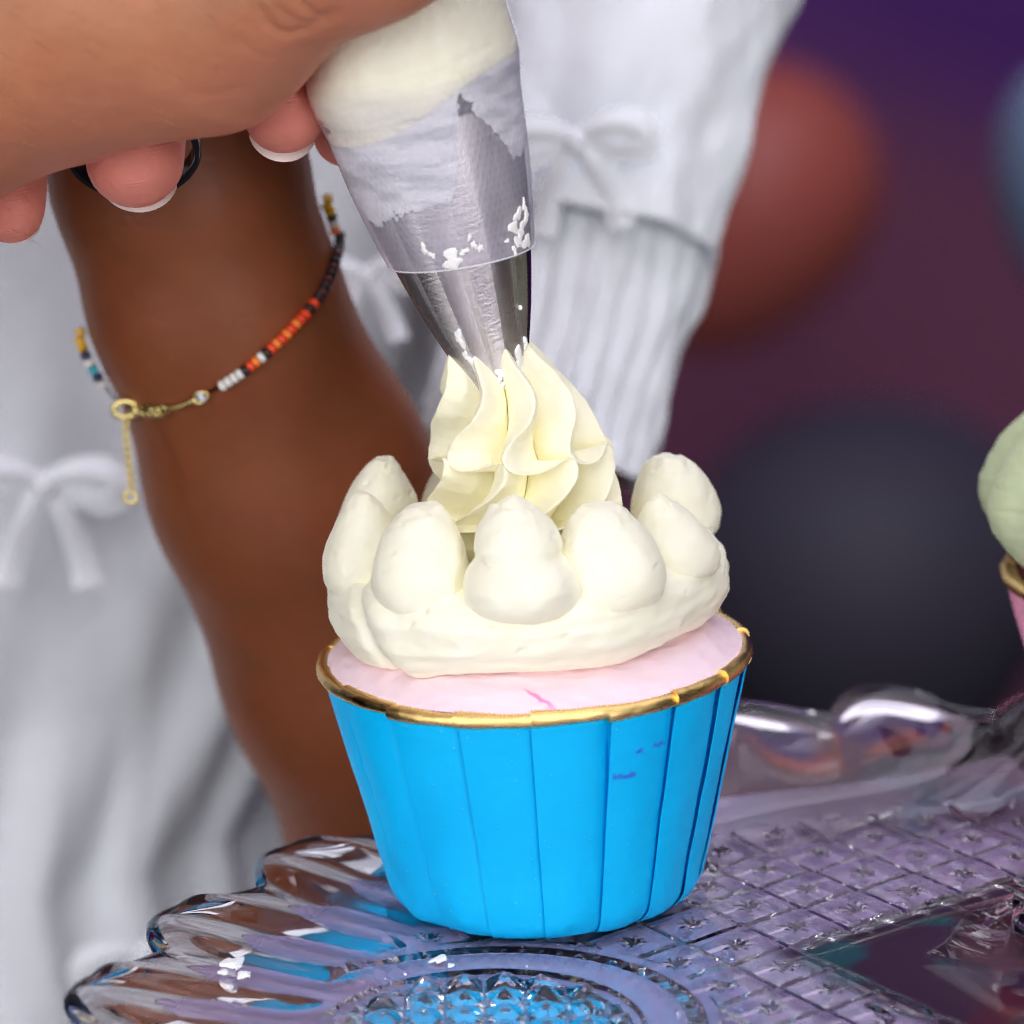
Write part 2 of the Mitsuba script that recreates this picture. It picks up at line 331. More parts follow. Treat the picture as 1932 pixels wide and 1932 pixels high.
pl = trimesh.Trimesh(pl.vertices, np.vstack([pl.faces, np.array([[0, j, j + 1] for j in range(1, nth - 1)]), capb[:, ::-1]]), process=False)
if pl.volume < 0: pl.invert()
add('glass_platter', pl, 'mat_glass', smooth=28)
tag('glass_platter', 'clear pressed-glass platter with scalloped rim and star-cut squares under the blue cupcake', 'platter')

def table_col(p, n, uv):
    x, y = p.x - 0.070, p.y + 0.090
    a = mikit.fbm(p.x * 40, p.y * 40, 1.0, 3); b = mikit.fbm(p.x * 55 + 9, p.y * 55, 5.0, 3)
    c = mikit.mix((0.45, 0.375, 0.55), (0.39, 0.32, 0.48), a)
    r = dr.sqrt(x * x + y * y)
    # dark look of the plain glass panel, painted into the cloth colour
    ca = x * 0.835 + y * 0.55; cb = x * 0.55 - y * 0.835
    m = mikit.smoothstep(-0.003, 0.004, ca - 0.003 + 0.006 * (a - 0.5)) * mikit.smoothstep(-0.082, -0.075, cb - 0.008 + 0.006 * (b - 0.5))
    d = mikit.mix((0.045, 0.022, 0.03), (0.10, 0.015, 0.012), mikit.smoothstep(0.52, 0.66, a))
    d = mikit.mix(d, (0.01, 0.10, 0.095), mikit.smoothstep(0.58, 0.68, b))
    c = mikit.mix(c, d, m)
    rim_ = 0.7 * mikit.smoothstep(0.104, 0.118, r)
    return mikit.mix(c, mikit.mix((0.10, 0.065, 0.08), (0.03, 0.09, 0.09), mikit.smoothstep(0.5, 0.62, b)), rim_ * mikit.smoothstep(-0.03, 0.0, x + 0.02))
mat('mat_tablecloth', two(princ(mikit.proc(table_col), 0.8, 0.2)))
tz = -0.0047
prof = [(0.0, tz), (0.05, tz), (0.110, tz), (0.125, tz + 0.002), (0.1375, tz + 0.004), (0.1395, tz + 0.002), (0.1400, tz - 0.004)] + [(0.1405 + 0.0005 * k, tz - 0.004 - 0.03 * k) for k in range(1, 31)]
tc = lathe(prof, 180, (PC[0], PC[1], 0))
ang = np.arctan2(tc.vertices[:, 1] - PC[1], tc.vertices[:, 0] - PC[0]); dep = np.clip((tz - tc.vertices[:, 2]) / 0.3, 0, 1)
tc.vertices[:, :2] += (0.010 * dep * np.sin(14 * ang + 2 * np.sin(3 * ang)))[:, None] * np.stack([np.cos(ang), np.sin(ang)], 1)
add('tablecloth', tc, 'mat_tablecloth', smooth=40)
tag('tablecloth', 'lavender tablecloth with the dark look of the plain glass panel painted in, seen through the glass platter', 'tablecloth', kind='structure')

# ------------------------------------------------------------------ cupcakes
H, RB, RT = 0.0395, 0.0250, 0.0340
NP = 18
def cup_r(z): return RB + (RT - RB) * z / H
def pleat(k, O, wrinkle):
    a0 = 2 * np.pi * (k + 0.42) / NP; w = 2 * np.pi / NP
    na, nz = 12, 22
    al = np.linspace(-0.0, 1.12, na); zz = np.concatenate([np.linspace(0, 0.005, 8, endpoint=False), np.linspace(0.005, H, nz - 8)])
    A, Zz = np.meshgrid(al, zz, indexing='ij')
    jit = 0.035 * math.sin(k * 2.3) * Zz / H
    off = 0.00085 * (1 - A) - 0.00020 + 0.00040 * np.sin(np.pi * np.clip(A, 0, 1)) - 0.0010 * np.clip((A - 0.92) / 0.2, 0, 1)
    r = cup_r(Zz) + off * (0.55 + 0.45 * Zz / H)
    fil = np.clip(1 - Zz / 0.0042, 0, 1)
    r = r - 0.0030 * (1 - np.sqrt(np.clip(1 - fil ** 2, 0, 1)))
    th_ = a0 + (A + jit) * w
    x, y = r * np.cos(th_), r * np.sin(th_)
    nz_ = (meshkit.fbm(np.stack([x, y, Zz * 0.6], -1) * 170 + O[0] * 100, 3) - 0.5) * wrinkle * (1 + 2.5 * np.exp(-Zz / 0.006))
    r2 = r + nz_
    outer = np.stack([r2 * np.cos(th_), r2 * np.sin(th_), Zz], -1); inner = np.stack([(r2 - 0.00022) * np.cos(th_), (r2 - 0.00022) * np.sin(th_), Zz], -1)
    P = np.concatenate([outer, inner[::-1]])
    m = gmesh(P, True, False); m.apply_translation(O)
    return m
def foil_segment(k, O):
    a0 = 2 * np.pi * (k + 0.42) / NP; w = 2 * np.pi / NP
    t = np.linspace(-0.03, 1.03, 12); r = 0.00136 - 0.00030 * t + 0.00005 * np.sin(9 * t + k)
    r = r * np.where((t < 0), 0.97, 1)
    th_ = a0 + t * w; R = 0.0343 + 0.00018 * math.sin(k * 1.7)
    p = np.stack([R * np.cos(th_), R * np.sin(th_), 0.0405 + 0.00025 * np.sin(k * 2.1) + 0 * t], -1) + O
    return tube(p, r, 16)
def dollop(pos, r, h, prof, lean=(0, 0), amp=0.00045, seed=0, squash=1.0, n=72):
    pr = np.asarray(prof, float); tt = np.linspace(0, 1, len(pr)); t = np.linspace(0, 1, 90)
    R = np.clip(PchipInterpolator(tt, pr[:, 0])(t), 0, None) * r; Zp = PchipInterpolator(tt, pr[:, 1])(t) * h
    a = np.arange(n) * 2 * np.pi / n
    u = np.clip(Zp / h, 0, 1)
    P = np.stack([R[:, None] * np.cos(a) + (lean[0] * u ** 1.6)[:, None], R[:, None] * np.sin(a) * squash + (lean[1] * u ** 1.6)[:, None], np.repeat(Zp[:, None], n, 1)], -1)
    P = P + np.asarray(pos)
    c = np.asarray(pos) + np.array([0, 0, h * 0.4]); d = P - c; d /= np.linalg.norm(d, axis=-1, keepdims=True) + 1e-9
    nz = (meshkit.fbm(P * 260 + seed * 7.3, 3, seed) - 0.5) * 1.5 * amp + (meshkit.fbm(P * 95 + seed * 3.1, 2, seed) - 0.5) * 3.2 * amp
    nz += 0.0006 * np.exp(-((u - 0.95) / 0.12) ** 2)[:, None] * (meshkit.fbm(P * 520, 2, seed + 3) - 0.5) * 2
    pit = np.clip(meshkit.noise(P * 800, seed + 11) - 0.88, 0, 1) * 0.0060
    P = P + d * (nz - pit)[..., None]
    return gmesh(P, False, True)
PEAK = [(0, 0), (0.45, 0.0), (0.76, 0.045), (0.95, 0.15), (1.0, 0.27), (0.93, 0.40), (0.78, 0.49), (0.735, 0.53), (0.75, 0.60), (0.65, 0.76), (0.40, 0.90), (0.20, 0.97), (0.06, 1.0), (0, 1.0)]
BLUNT = [(0, 0), (0.45, 0.0), (0.76, 0.045), (0.94, 0.14), (1.0, 0.30), (0.95, 0.48), (0.83, 0.67), (0.64, 0.84), (0.47, 0.94), (0.26, 1.0), (0, 1.005)]
TIP = [(0, 0), (0.45, 0.0), (0.76, 0.045), (0.95, 0.14), (1.0, 0.30), (0.90, 0.52), (0.72, 0.68), (0.52, 0.82), (0.34, 0.92), (0.16, 0.99), (0, 1.0)]

def star_swirl(keys_py, keys_r, keys_x, tw_keys, n_ridge, phase, y0, core, ns, nt, rough=0.0003, eps=0.13, zsag=0.0):
    """cream pushed through a star nozzle: a ridged rope that buckles as it piles up. tw_keys: (parameter, height row, twist in degrees)"""
    k = np.asarray(tw_keys, float); s = np.linspace(k[0, 0], k[-1, 0], ns)
    py = CubicSpline(k[:, 0], k[:, 1])(s); tw = np.radians(PchipInterpolator(k[:, 0], k[:, 2])(s))
    R = np.interp(py, keys_py, keys_r) * mpp(0); cx = np.interp(py, keys_py, keys_x)
    C = np.array([pix(a, b, y0) for a, b in zip(cx, py)])
    th_ = np.arange(nt) * 2 * np.pi / nt
    u = ((th_ - phase) * n_ridge / (2 * np.pi) + 0.5) % 1.0 * 2 - 1
    c = 1 - (np.sqrt(u * u + eps * eps) - eps) / (math.sqrt(1 + eps * eps) - eps)
    kid = np.floor(((th_ - phase) * n_ridge / (2 * np.pi) + 0.5)).astype(int) % n_ridge
    vary = 1 + 0.05 * np.sin(kid * 2.4 + 1)
    fr = np.interp(s, [k[0, 0], k[0, 0] + 0.25 * (k[-1, 0] - k[0, 0]), k[-1, 0]], core)
    rad = R[:, None] * (fr[:, None] + (1 - fr[:, None]) * c[None] * vary[None])
    amp = np.clip((s - k[0, 0]) / 3.0, 0, 1)
    lag = tw[:, None] * (0.55 + 0.45 * c[None])
    T_ = th_[None] + lag
    P = np.stack([C[:, :1] + rad * np.cos(T_), C[:, 1:2] + rad * np.sin(T_), np.repeat(C[:, 2:3], nt, 1)], -1)
    P[..., 2] -= zsag * (1 - c)[None] * amp[:, None]
    nz = (meshkit.fbm(P * 330, 3, 5) - 0.5) * 2 * rough + (meshkit.noise(P * 900, 6) - 0.5) * rough * 1.2 * (c[None] > 0.8)
    d = np.stack([np.cos(T_), np.sin(T_), 0 * T_], -1)
    P = P + d * nz[..., None]
    return gmesh(P, False, True)

# --- the cupcake in the middle
O = np.zeros(3)
cuplin = lathe([(0, 0.0006), (0.021, 0.0004), (0.0225, 0.0010), (0.0242, 0.0030)] + [(cup_r(z) - 0.0009, z) for z in np.linspace(0.006, 0.0400, 8)], 90)
add('cupcake__paper_cup', cuplin, 'mat_blue_paper')
for k in range(NP): add(num('cupcake__paper_cup__pleat'), pleat(k, O, 0.00055), 'mat_blue_paper', 24)
labels['cupcake__paper_cup'] = {'label': 'bright blue pleated paper baking cup'}
rimring = lathe([(0.0334 + 0.0009 * math.cos(a), 0.0403 + 0.0009 * math.sin(a)) for a in np.linspace(0, 2 * np.pi, 13)], 120)
add('cupcake__foil_rim', rimring, 'mat_gold')
for k in range(NP): add(num('cupcake__foil_rim__foil_segment'), foil_segment(k, O), 'mat_gold', 40)
labels['cupcake__foil_rim'] = {'label': 'rolled gold foil rim of the blue cup'}
rr = np.linspace(0.0, 1, 60)[:, None] + np.zeros((1, 240)); aa = np.arange(240)[None] * 2 * np.pi / 240 + np.zeros((60, 1))
ri = 0.0338 * rr; zi = 0.0414 + 0.0058 * (1 - rr ** 4.0) + 0 * aa
xi, yi = ri * np.cos(aa), ri * np.sin(aa)
zi = zi + 0.0010 * (meshkit.fbm(np.stack([np.cos(aa) * 3 + 0 * ri, np.sin(aa) * 3 + 0 * ri, ri * 420], -1), 3) - 0.5) * sstep(0.0336, 0.0315, ri) + 0.0010 * (meshkit.fbm(np.stack([xi * 150, yi * 150, 0 * xi], -1), 2) - 0.5) * sstep(0.0336, 0.030, ri)
add('cupcake__pink_icing', gmesh(np.stack([xi, yi, zi], -1), False, True), 'mat_pink_icing', True)
labels['cupcake__pink_icing'] = {'label': 'smooth pale pink icing filling the cup to its rim'}
# collar of cream
nt_, ns_ = 420, 96
ta = np.arange(nt_)[:, None] * 2 * np.pi / nt_; sa_ = np.arange(ns_)[None] * 2 * np.pi / ns_
seam = (ta + 0.22 * np.sin(sa_ - 0.6) - math.radians(212 - 180)) % (2 * np.pi)
grow = 0.0007 * np.sin(2 * ta + 0.6) + 0.0005 * np.sin(5 * ta + 1.0) - 0.0013 * np.exp(-((seam - np.pi) / 0.045) ** 2) + 0.0006 * np.exp(-((seam - np.pi - 0.16) / 0.09) ** 2)
rx_, rz_ = 0.0079 + grow, 0.0068 + grow
Rc = 0.0244 + 0.0004 * np.sin(3 * ta)
sup = lambda c: np.sign(c) * np.abs(c) ** 0.86
Rr = Rc + rx_ * sup(np.cos(sa_)); Zr = 0.0514 + rz_ * sup(np.sin(sa_)) + 0.0006 * np.sin(ta + 2.6)
Pc = np.stack([-0.0010 + Rr * np.cos(ta), 0.0008 + Rr * np.sin(ta), Zr], -1)
dc = np.stack([np.cos(sa_) * np.cos(ta), np.cos(sa_) * np.sin(ta), np.sin(sa_) + 0 * ta], -1)
nz = (meshkit.fbm(Pc * 90, 2, 2) - 0.5) * 0.0013 + (meshkit.fbm(Pc * [300, 300, 700], 2, 4) - 0.5) * 0.0005
flow = (meshkit.fbm(np.stack([ta * 2.2 + 0 * sa_, np.cos(sa_) * 4 + 0 * ta, np.sin(sa_) * 4 + 0 * ta], -1), 2, 8) - 0.5) * 0.0009
pit = np.clip(meshkit.noise(Pc * [420, 420, 1100], 21) - 0.88, 0, 1) * 0.0070
Pc = Pc + dc * (nz + flow - pit)[..., None]
add('cupcake__cream_collar', gmesh(Pc, True, True), 'mat_cream', True)
labels['cupcake__cream_collar'] = {'label': 'thick ring of ivory cream lying on the pink icing'}
zb = 0.0543
D = [((-0.0013, -0.0255, zb), 0.0092, 0.0190, PEAK, (-0.0012, 0.0040), 0.9), ((-0.0175, -0.0185, zb), 0.0077, 0.0165, BLUNT, (0.0012, 0.0022), 1.0),
     ((0.0125, -0.0210, zb), 0.0085, 0.0155, BLUNT, (-0.0012, 0.0026), 0.95), ((0.0235, -0.0065, zb), 0.0070, 0.0130, TIP, (-0.0024, 0.001), 1.0),
     ((0.0247, 0.0165, zb), 0.0074, 0.0142, BLUNT, (-0.0010, -0.001), 1.0), ((-0.0270, -0.0035, zb - 0.001), 0.0066, 0.0172, TIP, (0.0010, 0.0), 1.1),
     ((-0.0250, 0.0165, zb), 0.0072, 0.0168, TIP, (0.0018, -0.001), 1.0), ((0.0085, 0.0275, zb), 0.0074, 0.0150, BLUNT, (0, -0.002), 1.0), ((-0.0105, 0.0275, zb), 0.0074, 0.0148, TIP, (0, -0.002), 1.0)]
for i, (pos, r, h, prof, lean, sq) in enumerate(D):
    add(num('cupcake__cream_dollop'), dollop(pos, r, h, prof, lean, 0.00042, i, sq), 'mat_cream', True)
TW = [(0, 622, 0), (0.5, 666, 0), (1, 712, 4), (1.6, 762, -8), (2.1, 800, -27), (2.5, 826, -33), (2.8, 844, -30), (3.05, 852, -21), (3.3, 848, -10), (3.55, 838, 1), (3.8, 834, 8), (4.05, 842, 12), (4.35, 862, 11), (4.75, 892, 3), (5.2, 926, -13), (5.6, 952, -25), (5.9, 962, -24), (6.15, 960, -12), (6.4, 954, 0), (6.65, 960, 8), (7.0, 992, 10), (7.6, 1060, -8), (8.2, 1135, -14)]
sw = star_swirl([622, 650, 690, 740, 800, 850, 900, 960, 1130], [66, 82, 106, 135, 160, 178, 184, 190, 190], [916, 924, 940, 956, 972, 984, 988, 990, 990], TW, 8, math.radians(-67.5), 0.0, (0.50, 0.36, 0.50), 560, 640, 0.00018, 0.08, 0.0014)
add('cupcake__cream_swirl', sw, 'mat_swirl_cream', True)
labels['cupcake__cream_swirl'] = {'label': 'ruffled swirl of cream rising to the metal nozzle'}
tag('cupcake', 'cupcake in a bright blue pleated cup with gold rim, being topped with ivory cream', 'cupcake')

# --- the cupcake at the right edge
O2 = np.array([0.1160, 0.030, 0.0])
add('cupcake_001__paper_cup', lathe([(0, 0.0006), (0.0225, 0.0010), (0.0242, 0.0030)] + [(cup_r(z) - 0.0009, z) for z in np.linspace(0.006, 0.0400, 8)], 60, O2), 'mat_pink_paper')
for k in range(NP): add(num('cupcake_001__paper_cup__pleat'), pleat(k, O2, 0.0006), 'mat_pink_paper', 24)
labels['cupcake_001__paper_cup'] = {'label': 'pink pleated paper baking cup'}
add('cupcake_001__foil_rim', lathe([(0.0334 + 0.0009 * math.cos(a), 0.0403 + 0.0009 * math.sin(a)) for a in np.linspace(0, 2 * np.pi, 13)], 90, O2), 'mat_gold')
for k in range(NP): add(num('cupcake_001__foil_rim__foil_segment'), foil_segment(k, O2), 'mat_gold', 40)
th_ = np.arange(480) * 2 * np.pi / 480; s = np.linspace(0, 1, 200)[:, None]
Rs = PchipInterpolator([0, 0.10, 0.32, 0.5, 0.75, 0.93, 1], [0.027, 0.034, 0.0395, 0.0365, 0.024, 0.008, 0.001])(s); u = (th_[None] * 13 / (2 * np.pi) + 0.35 * s + 0.477) % 1
lob = np.sqrt(np.clip(1 - (2 * u - 1) ** 2, 0, 1))
Rg = Rs * (0.68 + 0.32 * lob) + 0.0004 * (meshkit.fbm(np.stack([th_[None] * 6 + 0 * s, s * 40 + 0 * th_[None], 0 * s + 0 * th_[None]], -1), 2) - 0.5)
P = np.stack([Rg * np.cos(th_), Rg * np.sin(th_), 0.0400 + 0.043 * s + 0 * th_[None]], -1) + O2
add('cupcake_001__cream_swirl', gmesh(P, False, True), 'mat_green_cream', True)
labels['cupcake_001__cream_swirl'] = {'label': 'pale green lobed swirl of frosting'}
tag('cupcake_001', 'cupcake with pale green frosting in a pink cup, cut off by the right edge', 'cupcake')

# ------------------------------------------------------------------ piping nozzle and bag
def ax_point(t): return AX_A + AX * (AXL * np.asarray(t))[..., None]
def ring_pts(t, a, r): # t, a, r arrays of one shape
    return ax_point(t) + r[..., None] * (np.cos(a)[..., None] * AX_X + np.sin(a)[..., None] * AX_Y)
NOZ_T = [0.28, 0.45, 0.662, 0.80, 0.93, 1.0]; NOZ_R = np.array([177, 159, 127, 99, 67, 52]) * mpp(0)
nozr = PchipInterpolator(NOZ_T, NOZ_R)
na = 320; a_ = np.arange(na) * 2 * np.pi / na
notch = ((a_ - math.radians(-67.5)) * 8 / (2 * np.pi) + 0.5) % 1.0 * 2 - 1
tend = 1.0 - 0.118 * np.clip(1 - np.abs(notch) / 0.80, 0, 1) ** 0.85 - 0.02 * (np.abs(notch) < 0.8) + 0.0
tend = 1.0 - 0.125 * np.clip(1 - (np.abs(notch) / 0.86) ** 1.1, 0, 1)
q = np.linspace(0, 1, 70)[:, None]
tt = 0.28 + (tend[None] - 0.28) * q; AA = np.repeat(a_[None], 70, 0)
ro = nozr(tt)
outer = ring_pts(tt, AA, ro); inner = ring_pts(tt, AA, ro - 0.00045)
uvn = np.stack([np.repeat(np.linspace(0, 1, na)[None], 140, 0), np.repeat(np.concatenate([np.linspace(0, 1, 70), np.linspace(1, 0, 70)])[:, None], na, 1)], -1).reshape(-1, 2)
add('piping_nozzle', gmesh(np.concatenate([outer, inner[::-1]]), True, True), 'mat_steel', True, uv=uvn)
tag('piping_nozzle', 'scratched steel star nozzle with cream specks at the tip of the piping bag', 'nozzle')
# specks of cream on the nozzle
def blob_on(t, a, w, h, seed, thick=0.0005, extra=0.0, off=0.0):
    """a small flattened lump of cream lying on nozzle or film"""
    R = float(nozr(t)) + off; nu, nv = 14, 22
    u = np.linspace(0, 1, nu)[:, None]; v = np.arange(nv)[None] * 2 * np.pi / nv
    rg = np.random.default_rng(seed); lump = 1 + 0.30 * np.sin(2 * v + rg.uniform(0, 6)) + 0.22 * np.sin(3 * v + rg.uniform(0, 6)) + 0.16 * np.sin(5 * v + rg.uniform(0, 6))
    dx, dy = u * lump * np.cos(v) * w / 2, u * lump * np.sin(v) * h / 2
    hh = thick * np.sqrt(np.clip(1 - u ** 2, 0, 1)) + 0 * v
    t2 = t + dy / AXL; P = ring_pts(t2, a + dx / R, nozr(np.clip(t2, 0.28, 1)) + off + hh + 0.00005)
    return gmesh(P, False, True)
for i, (t, a, w, h) in enumerate([(0.820, -118, 0.0016, 0.0028), (0.872, -120, 0.0011, 0.0022), (0.893, -116, 0.0014, 0.0024), (0.905, -112, 0.0009, 0.0012), (0.935, -80, 0.0016, 0.0018), (0.955, -95, 0.0022, 0.0014),
                                  (0.915, -45, 0.0018, 0.0034), (0.955, -42, 0.0012, 0.0020), (0.965, -84, 0.0010, 0.0012), (0.925, -72, 0.0008, 0.0007), (0.79, -40, 0.0005, 0.0006), (0.885, -30, 0.001, 0.002)]):
    add(num('piping_nozzle__cream_speck'), blob_on(t, math.radians(a), w, h, 40 + i), 'mat_white_cream', True)

# bag film: closes on the nozzle, opens to the filled bag above
FT = [-0.75, -0.45, -0.2, -0.05, 0.05, 0.165, 0.28, 0.45, 0.662]; FR = np.concatenate([np.array([330, 290, 232, 204, 202, 204, 188, 170, 135]) * mpp(0)])
filmr = PchipInterpolator(FT, FR)
na2 = 260; a2 = np.arange(na2) * 2 * np.pi / na2
tb = 0.640 + 0.020 * np.cos(a2)             # lower edge, cut a little askew
q = np.linspace(0, 1, 150)[:, None]; tt = -0.75 + (tb[None] + 0.75) * q; AA = np.repeat(a2[None], 150, 0)
def film_radius(t, a):
    fold = 0.00022 * np.sin(5 * a + 3 * t) * np.clip((0.4 - t) / 0.4, 0, 1)
    dent = -0.0042 * np.exp(-((t + 0.10) / 0.16) ** 2) * np.clip(-np.sin(a + 0.5), 0, 1)          # pressed in by the thumb
    return filmr(t) + fold + dent
rf = film_radius(tt, AA)
add('piping_bag__film', gmesh(ring_pts(tt, AA, rf), False, True), 'mat_film', True)
labels['piping_bag__film'] = {'label': 'clear dimpled plastic film of the bag'}
edge_pts = ring_pts(tb, a2, film_radius(tb, a2) + 0.00005)
add('piping_bag__film_edge', tube(edge_pts, 0.00012, 6, closed=True), mat('mat_film_edge', two(princ((0.72, 0.71, 0.78), 0.3, 0.6))), True)
# the cream inside the bag: its lower end is ragged
def fill_end(a): return 0.262 - 0.060 * np.cos(a - 0.15) + 0.012 * np.sin(3 * a + 1) 
q = np.linspace(0, 1, 170)[:, None]; fe = fill_end(a2); AA = np.repeat(a2[None], 170, 0)
tt = -0.74 + (fe[None] + 0.74) * q
tn = (fe[None] - tt) / 0.03
rc = film_radius(tt, AA) - 0.0004 - 0.0012 * np.exp(-tn * 5) - 0.0006 * np.clip(meshkit.fbm(np.stack([AA * 1.2, tt * 34, 0 * tt], -1), 3, 3) - 0.55, 0, 1) * 6 * sstep(0.05, 0.22, tt)
cap = np.linspace(0.98, 0.0, 10)[:, None]
P = np.concatenate([ring_pts(tt, AA, rc), ring_pts(np.repeat(fe[None], 10, 0), np.repeat(a2[None], 10, 0), rc[-1][None] * cap)])
add('piping_bag__cream_filling', gmesh(P, False, True), 'mat_cream', True)
labels['piping_bag__cream_filling'] = {'label': 'ivory cream filling the upper part of the bag'}
# the greyish smear of cream between film and nozzle
def smear_patch(t0, t1, a0, a1, keep, nt=210, na=420, off=-0.00022, thick=0.00016):
    t = np.linspace(t0, t1, nt)[:, None] + np.zeros((1, na)); a = np.linspace(a0, a1, na)[None] + np.zeros((nt, 1))
    k = keep(t, a); lump = thick * (0.3 + meshkit.fbm(np.stack([a * 2.5, t * 26, 0 * t], -1), 2, 12))
    P = ring_pts(t, a, film_radius(t, a) + off - 0.00012 + lump); m = gmesh(P, False, False)
    m.update_faces(k.ravel()[m.faces].all(1)); m.remove_unreferenced_vertices()
    return m
def keep_smear(t, a):
    n = meshkit.fbm(np.stack([a * 3.5, t * 18, 0 * t], -1), 3, 31); n2 = meshkit.fbm(np.stack([a * 11, t * 55, 0 * t], -1), 2, 33)
    d = np.degrees((a + 2 * np.pi) % (2 * np.pi)); d = np.where(d > 180, d - 360, d)   # -90 faces the camera
    low = np.interp(d, [-180, -150, -120, -95, -78, -72, -66, -50, -35, 0, 40, 120, 180], [0.46, 0.485, 0.49, 0.475, 0.43, 0.33, 0.25, 0.33, 0.42, 0.40, 0.38, 0.42, 0.46])
    return (t < low + 0.09 * (n - 0.5) + 0.06 * (n2 - 0.5)) & (t > fill_end(a) - 0.02)
add('piping_bag__cream_smear', smear_patch(0.15, 0.53, -np.pi * 1.06, np.pi * 0.94, keep_smear), 'mat_smear', True)
labels['piping_bag__cream_smear'] = {'label': 'thin ragged greyish smear of cream under the film'}
for i, (t, a, w, h) in enumerate([(0.612, -96, 0.0034, 0.0028), (0.600, -86, 0.0014, 0.0010), (0.592, -78, 0.0010, 0.0012), (0.603, -74, 0.0008, 0.0014), (0.570, -113, 0.0011, 0.0016), (0.590, -109, 0.0009, 0.0012), (0.57, -80, 0.0008, 0.0008),
                                  (0.56, -38, 0.0022, 0.0016), (0.585, -44, 0.0016, 0.0026), (0.600, -36, 0.0020, 0.0022), (0.62, -40, 0.0016, 0.0030), (0.635, -30, 0.0020, 0.0028), (0.575, -28, 0.0018, 0.0024), (0.64, -46, 0.0008, 0.0016), (0.61, -52, 0.0007, 0.0008), (0.545, -30, 0.0008, 0.0018)]):
    add(num('piping_bag__cream_speck'), blob_on(t, math.radians(a), w, h, 80 + i, 0.0003, off=0.00085), 'mat_white_cream', True)
tag('piping_bag', 'transparent piping bag filled with ivory cream, squeezed in a hand above the cupcake', 'piping bag')

# ------------------------------------------------------------------ the person
def ch(*pts): return pts
HAND = []   # (a, b, ra, rb, k)
def chain(pts, k):
    for (a, ra), (b, rb) in zip(pts, pts[1:]): HAND.append((np.asarray(a), np.asarray(b), ra, rb, k))
wr = pix(-260, 118, 0.002)
chain([(pix(-1500, -260, 0.10), 0.036), (pix(-900, -40, 0.045), 0.032), (wr, 0.0270), (pix(150, 22, -0.006), 0.0200), (pix(395, 32, -0.010), 0.0150), (pix(497, -30, -0.017), 0.0106), (pix(668, -98, -0.0255), 0.0096), (pix(880, -142, -0.0265), 0.0084)], 0.010)
FING = {'index': [(pix(430, -350, 0.034), 0.0105), (pix(800, -190, 0.040), 0.0085), (pix(715, 80, 0.027), 0.0074), (pix(655, 246, 0.0205), 0.0058)],
        'middle': [(pix(270, -330, 0.036), 0.0110), (pix(600, -180, 0.034), 0.0088), (pix(553, 60, 0.015), 0.0082), (pix(534, 210, 0.0035), 0.0066)],
        'ring': [(pix(110, -300, 0.036), 0.0105), (pix(300, -120, 0.036), 0.0088), (pix(256, 150, 0.016), 0.0086), (pix(255, 302, 0.0035), 0.0076)],
        'little': [(pix(-70, -230, 0.034), 0.0095), (pix(50, 0, 0.030), 0.0072), (pix(22, 240, 0.018), 0.0066), (pix(18, 392, 0.009), 0.0056)]}
for v in FING.values(): chain([(wr + np.array([0.005, 0.012, 0.006]), 0.018), v[0]], 0.012)
NH = len(HAND)
fing_parts = [[(a, b, ra, rb) for (a, ra), (b, rb) in zip(v, v[1:])] for v in FING.values()]
ARM = [(pix(270, 40, 0.054), 0.0200), (pix(338, 330, 0.056), 0.0212), (pix(403, 560, 0.060), 0.0212), (pix(545, 900, 0.072), 0.0248), (pix(705, 1250, 0.085), 0.0278), (pix(855, 1600, 0.10), 0.0290)]
ARM2 = [(pix(855, 1600, 0.10), 0.0288), (pix(935, 1100, 0.140), 0.0205), (pix(1010, 830, 0.146), 0.0180), (pix(1150, 300, 0.178), 0.0200), (pix(1250, -250, 0.215), 0.036)]
LH = [[(pix(250, 40, 0.054), 0.0205), (pix(330, -260, 0.072), 0.0190)]] + [[(pix(330 + 40 * i, -300 - 90 * i, 0.074), 0.0120), (pix(560 + 20 * i, -360 - 95 * i, 0.066), 0.0088), (pix(660, -330 - 95 * i, 0.044), 0.0078), (pix(600, -320 - 95 * i, 0.030), 0.0066)] for i in range(4)] + [[(pix(260, -100, 0.058), 0.0130), (pix(400, -260, 0.048), 0.0095), (pix(520, -350, 0.036), 0.0080)]]
TC = np.array([-0.155, 0.275])
def torso_ab(z):
    return np.interp(z, [-0.45, -0.2, -0.07, 0.025, 0.10, 0.24, 0.36, 0.42], [0.150, 0.120, 0.097, 0.158, 0.165, 0.170, 0.150, 0.06]), np.interp(z, [-0.45, -0.2, -0.03, 0.10, 0.24, 0.36, 0.42], [0.120, 0.112, 0.088, 0.102, 0.100, 0.075, 0.05])
def sd_list(p, L, k):
    d = None
    for (a, ra), (b, rb) in zip(L, L[1:]):
        e = sd_cone(p, a, b, ra, rb); d = e if d is None else smin(d, e, k)
    return d
def sd_hand(p):
    d = None
    for a, b, ra, rb, k in HAND:
        e = sd_cone(p, a, b, ra, rb); d = e if d is None else smin(d, e, k)
    for f in fing_parts:
        g = None
        for a, b, ra, rb in f:
            e = sd_cone(p, a, b, ra, rb); g = e if g is None else smin(g, e, 0.004)
        d = smin(d, g, 0.0016)
    return d
def sd_arm(p):
    d = smin(sd_list(p, ARM, 0.006), sd_list(p, ARM2, 0.006), 0.010)
    for L in LH: d = smin(d, sd_list(p, L, 0.005), 0.005)
    return d
def sd_torso(p):
    a, b = torso_ab(p[:, 2]); a = a - 0.012; b = b - 0.012
    q = np.stack([(p[:, 0] - TC[0]) / a, (p[:, 1] - TC[1]) / b], 1)
    return np.maximum((np.linalg.norm(q, axis=1) - 1) * np.minimum(a, b), np.maximum(p[:, 2] - 0.40, -0.45 - p[:, 2]))
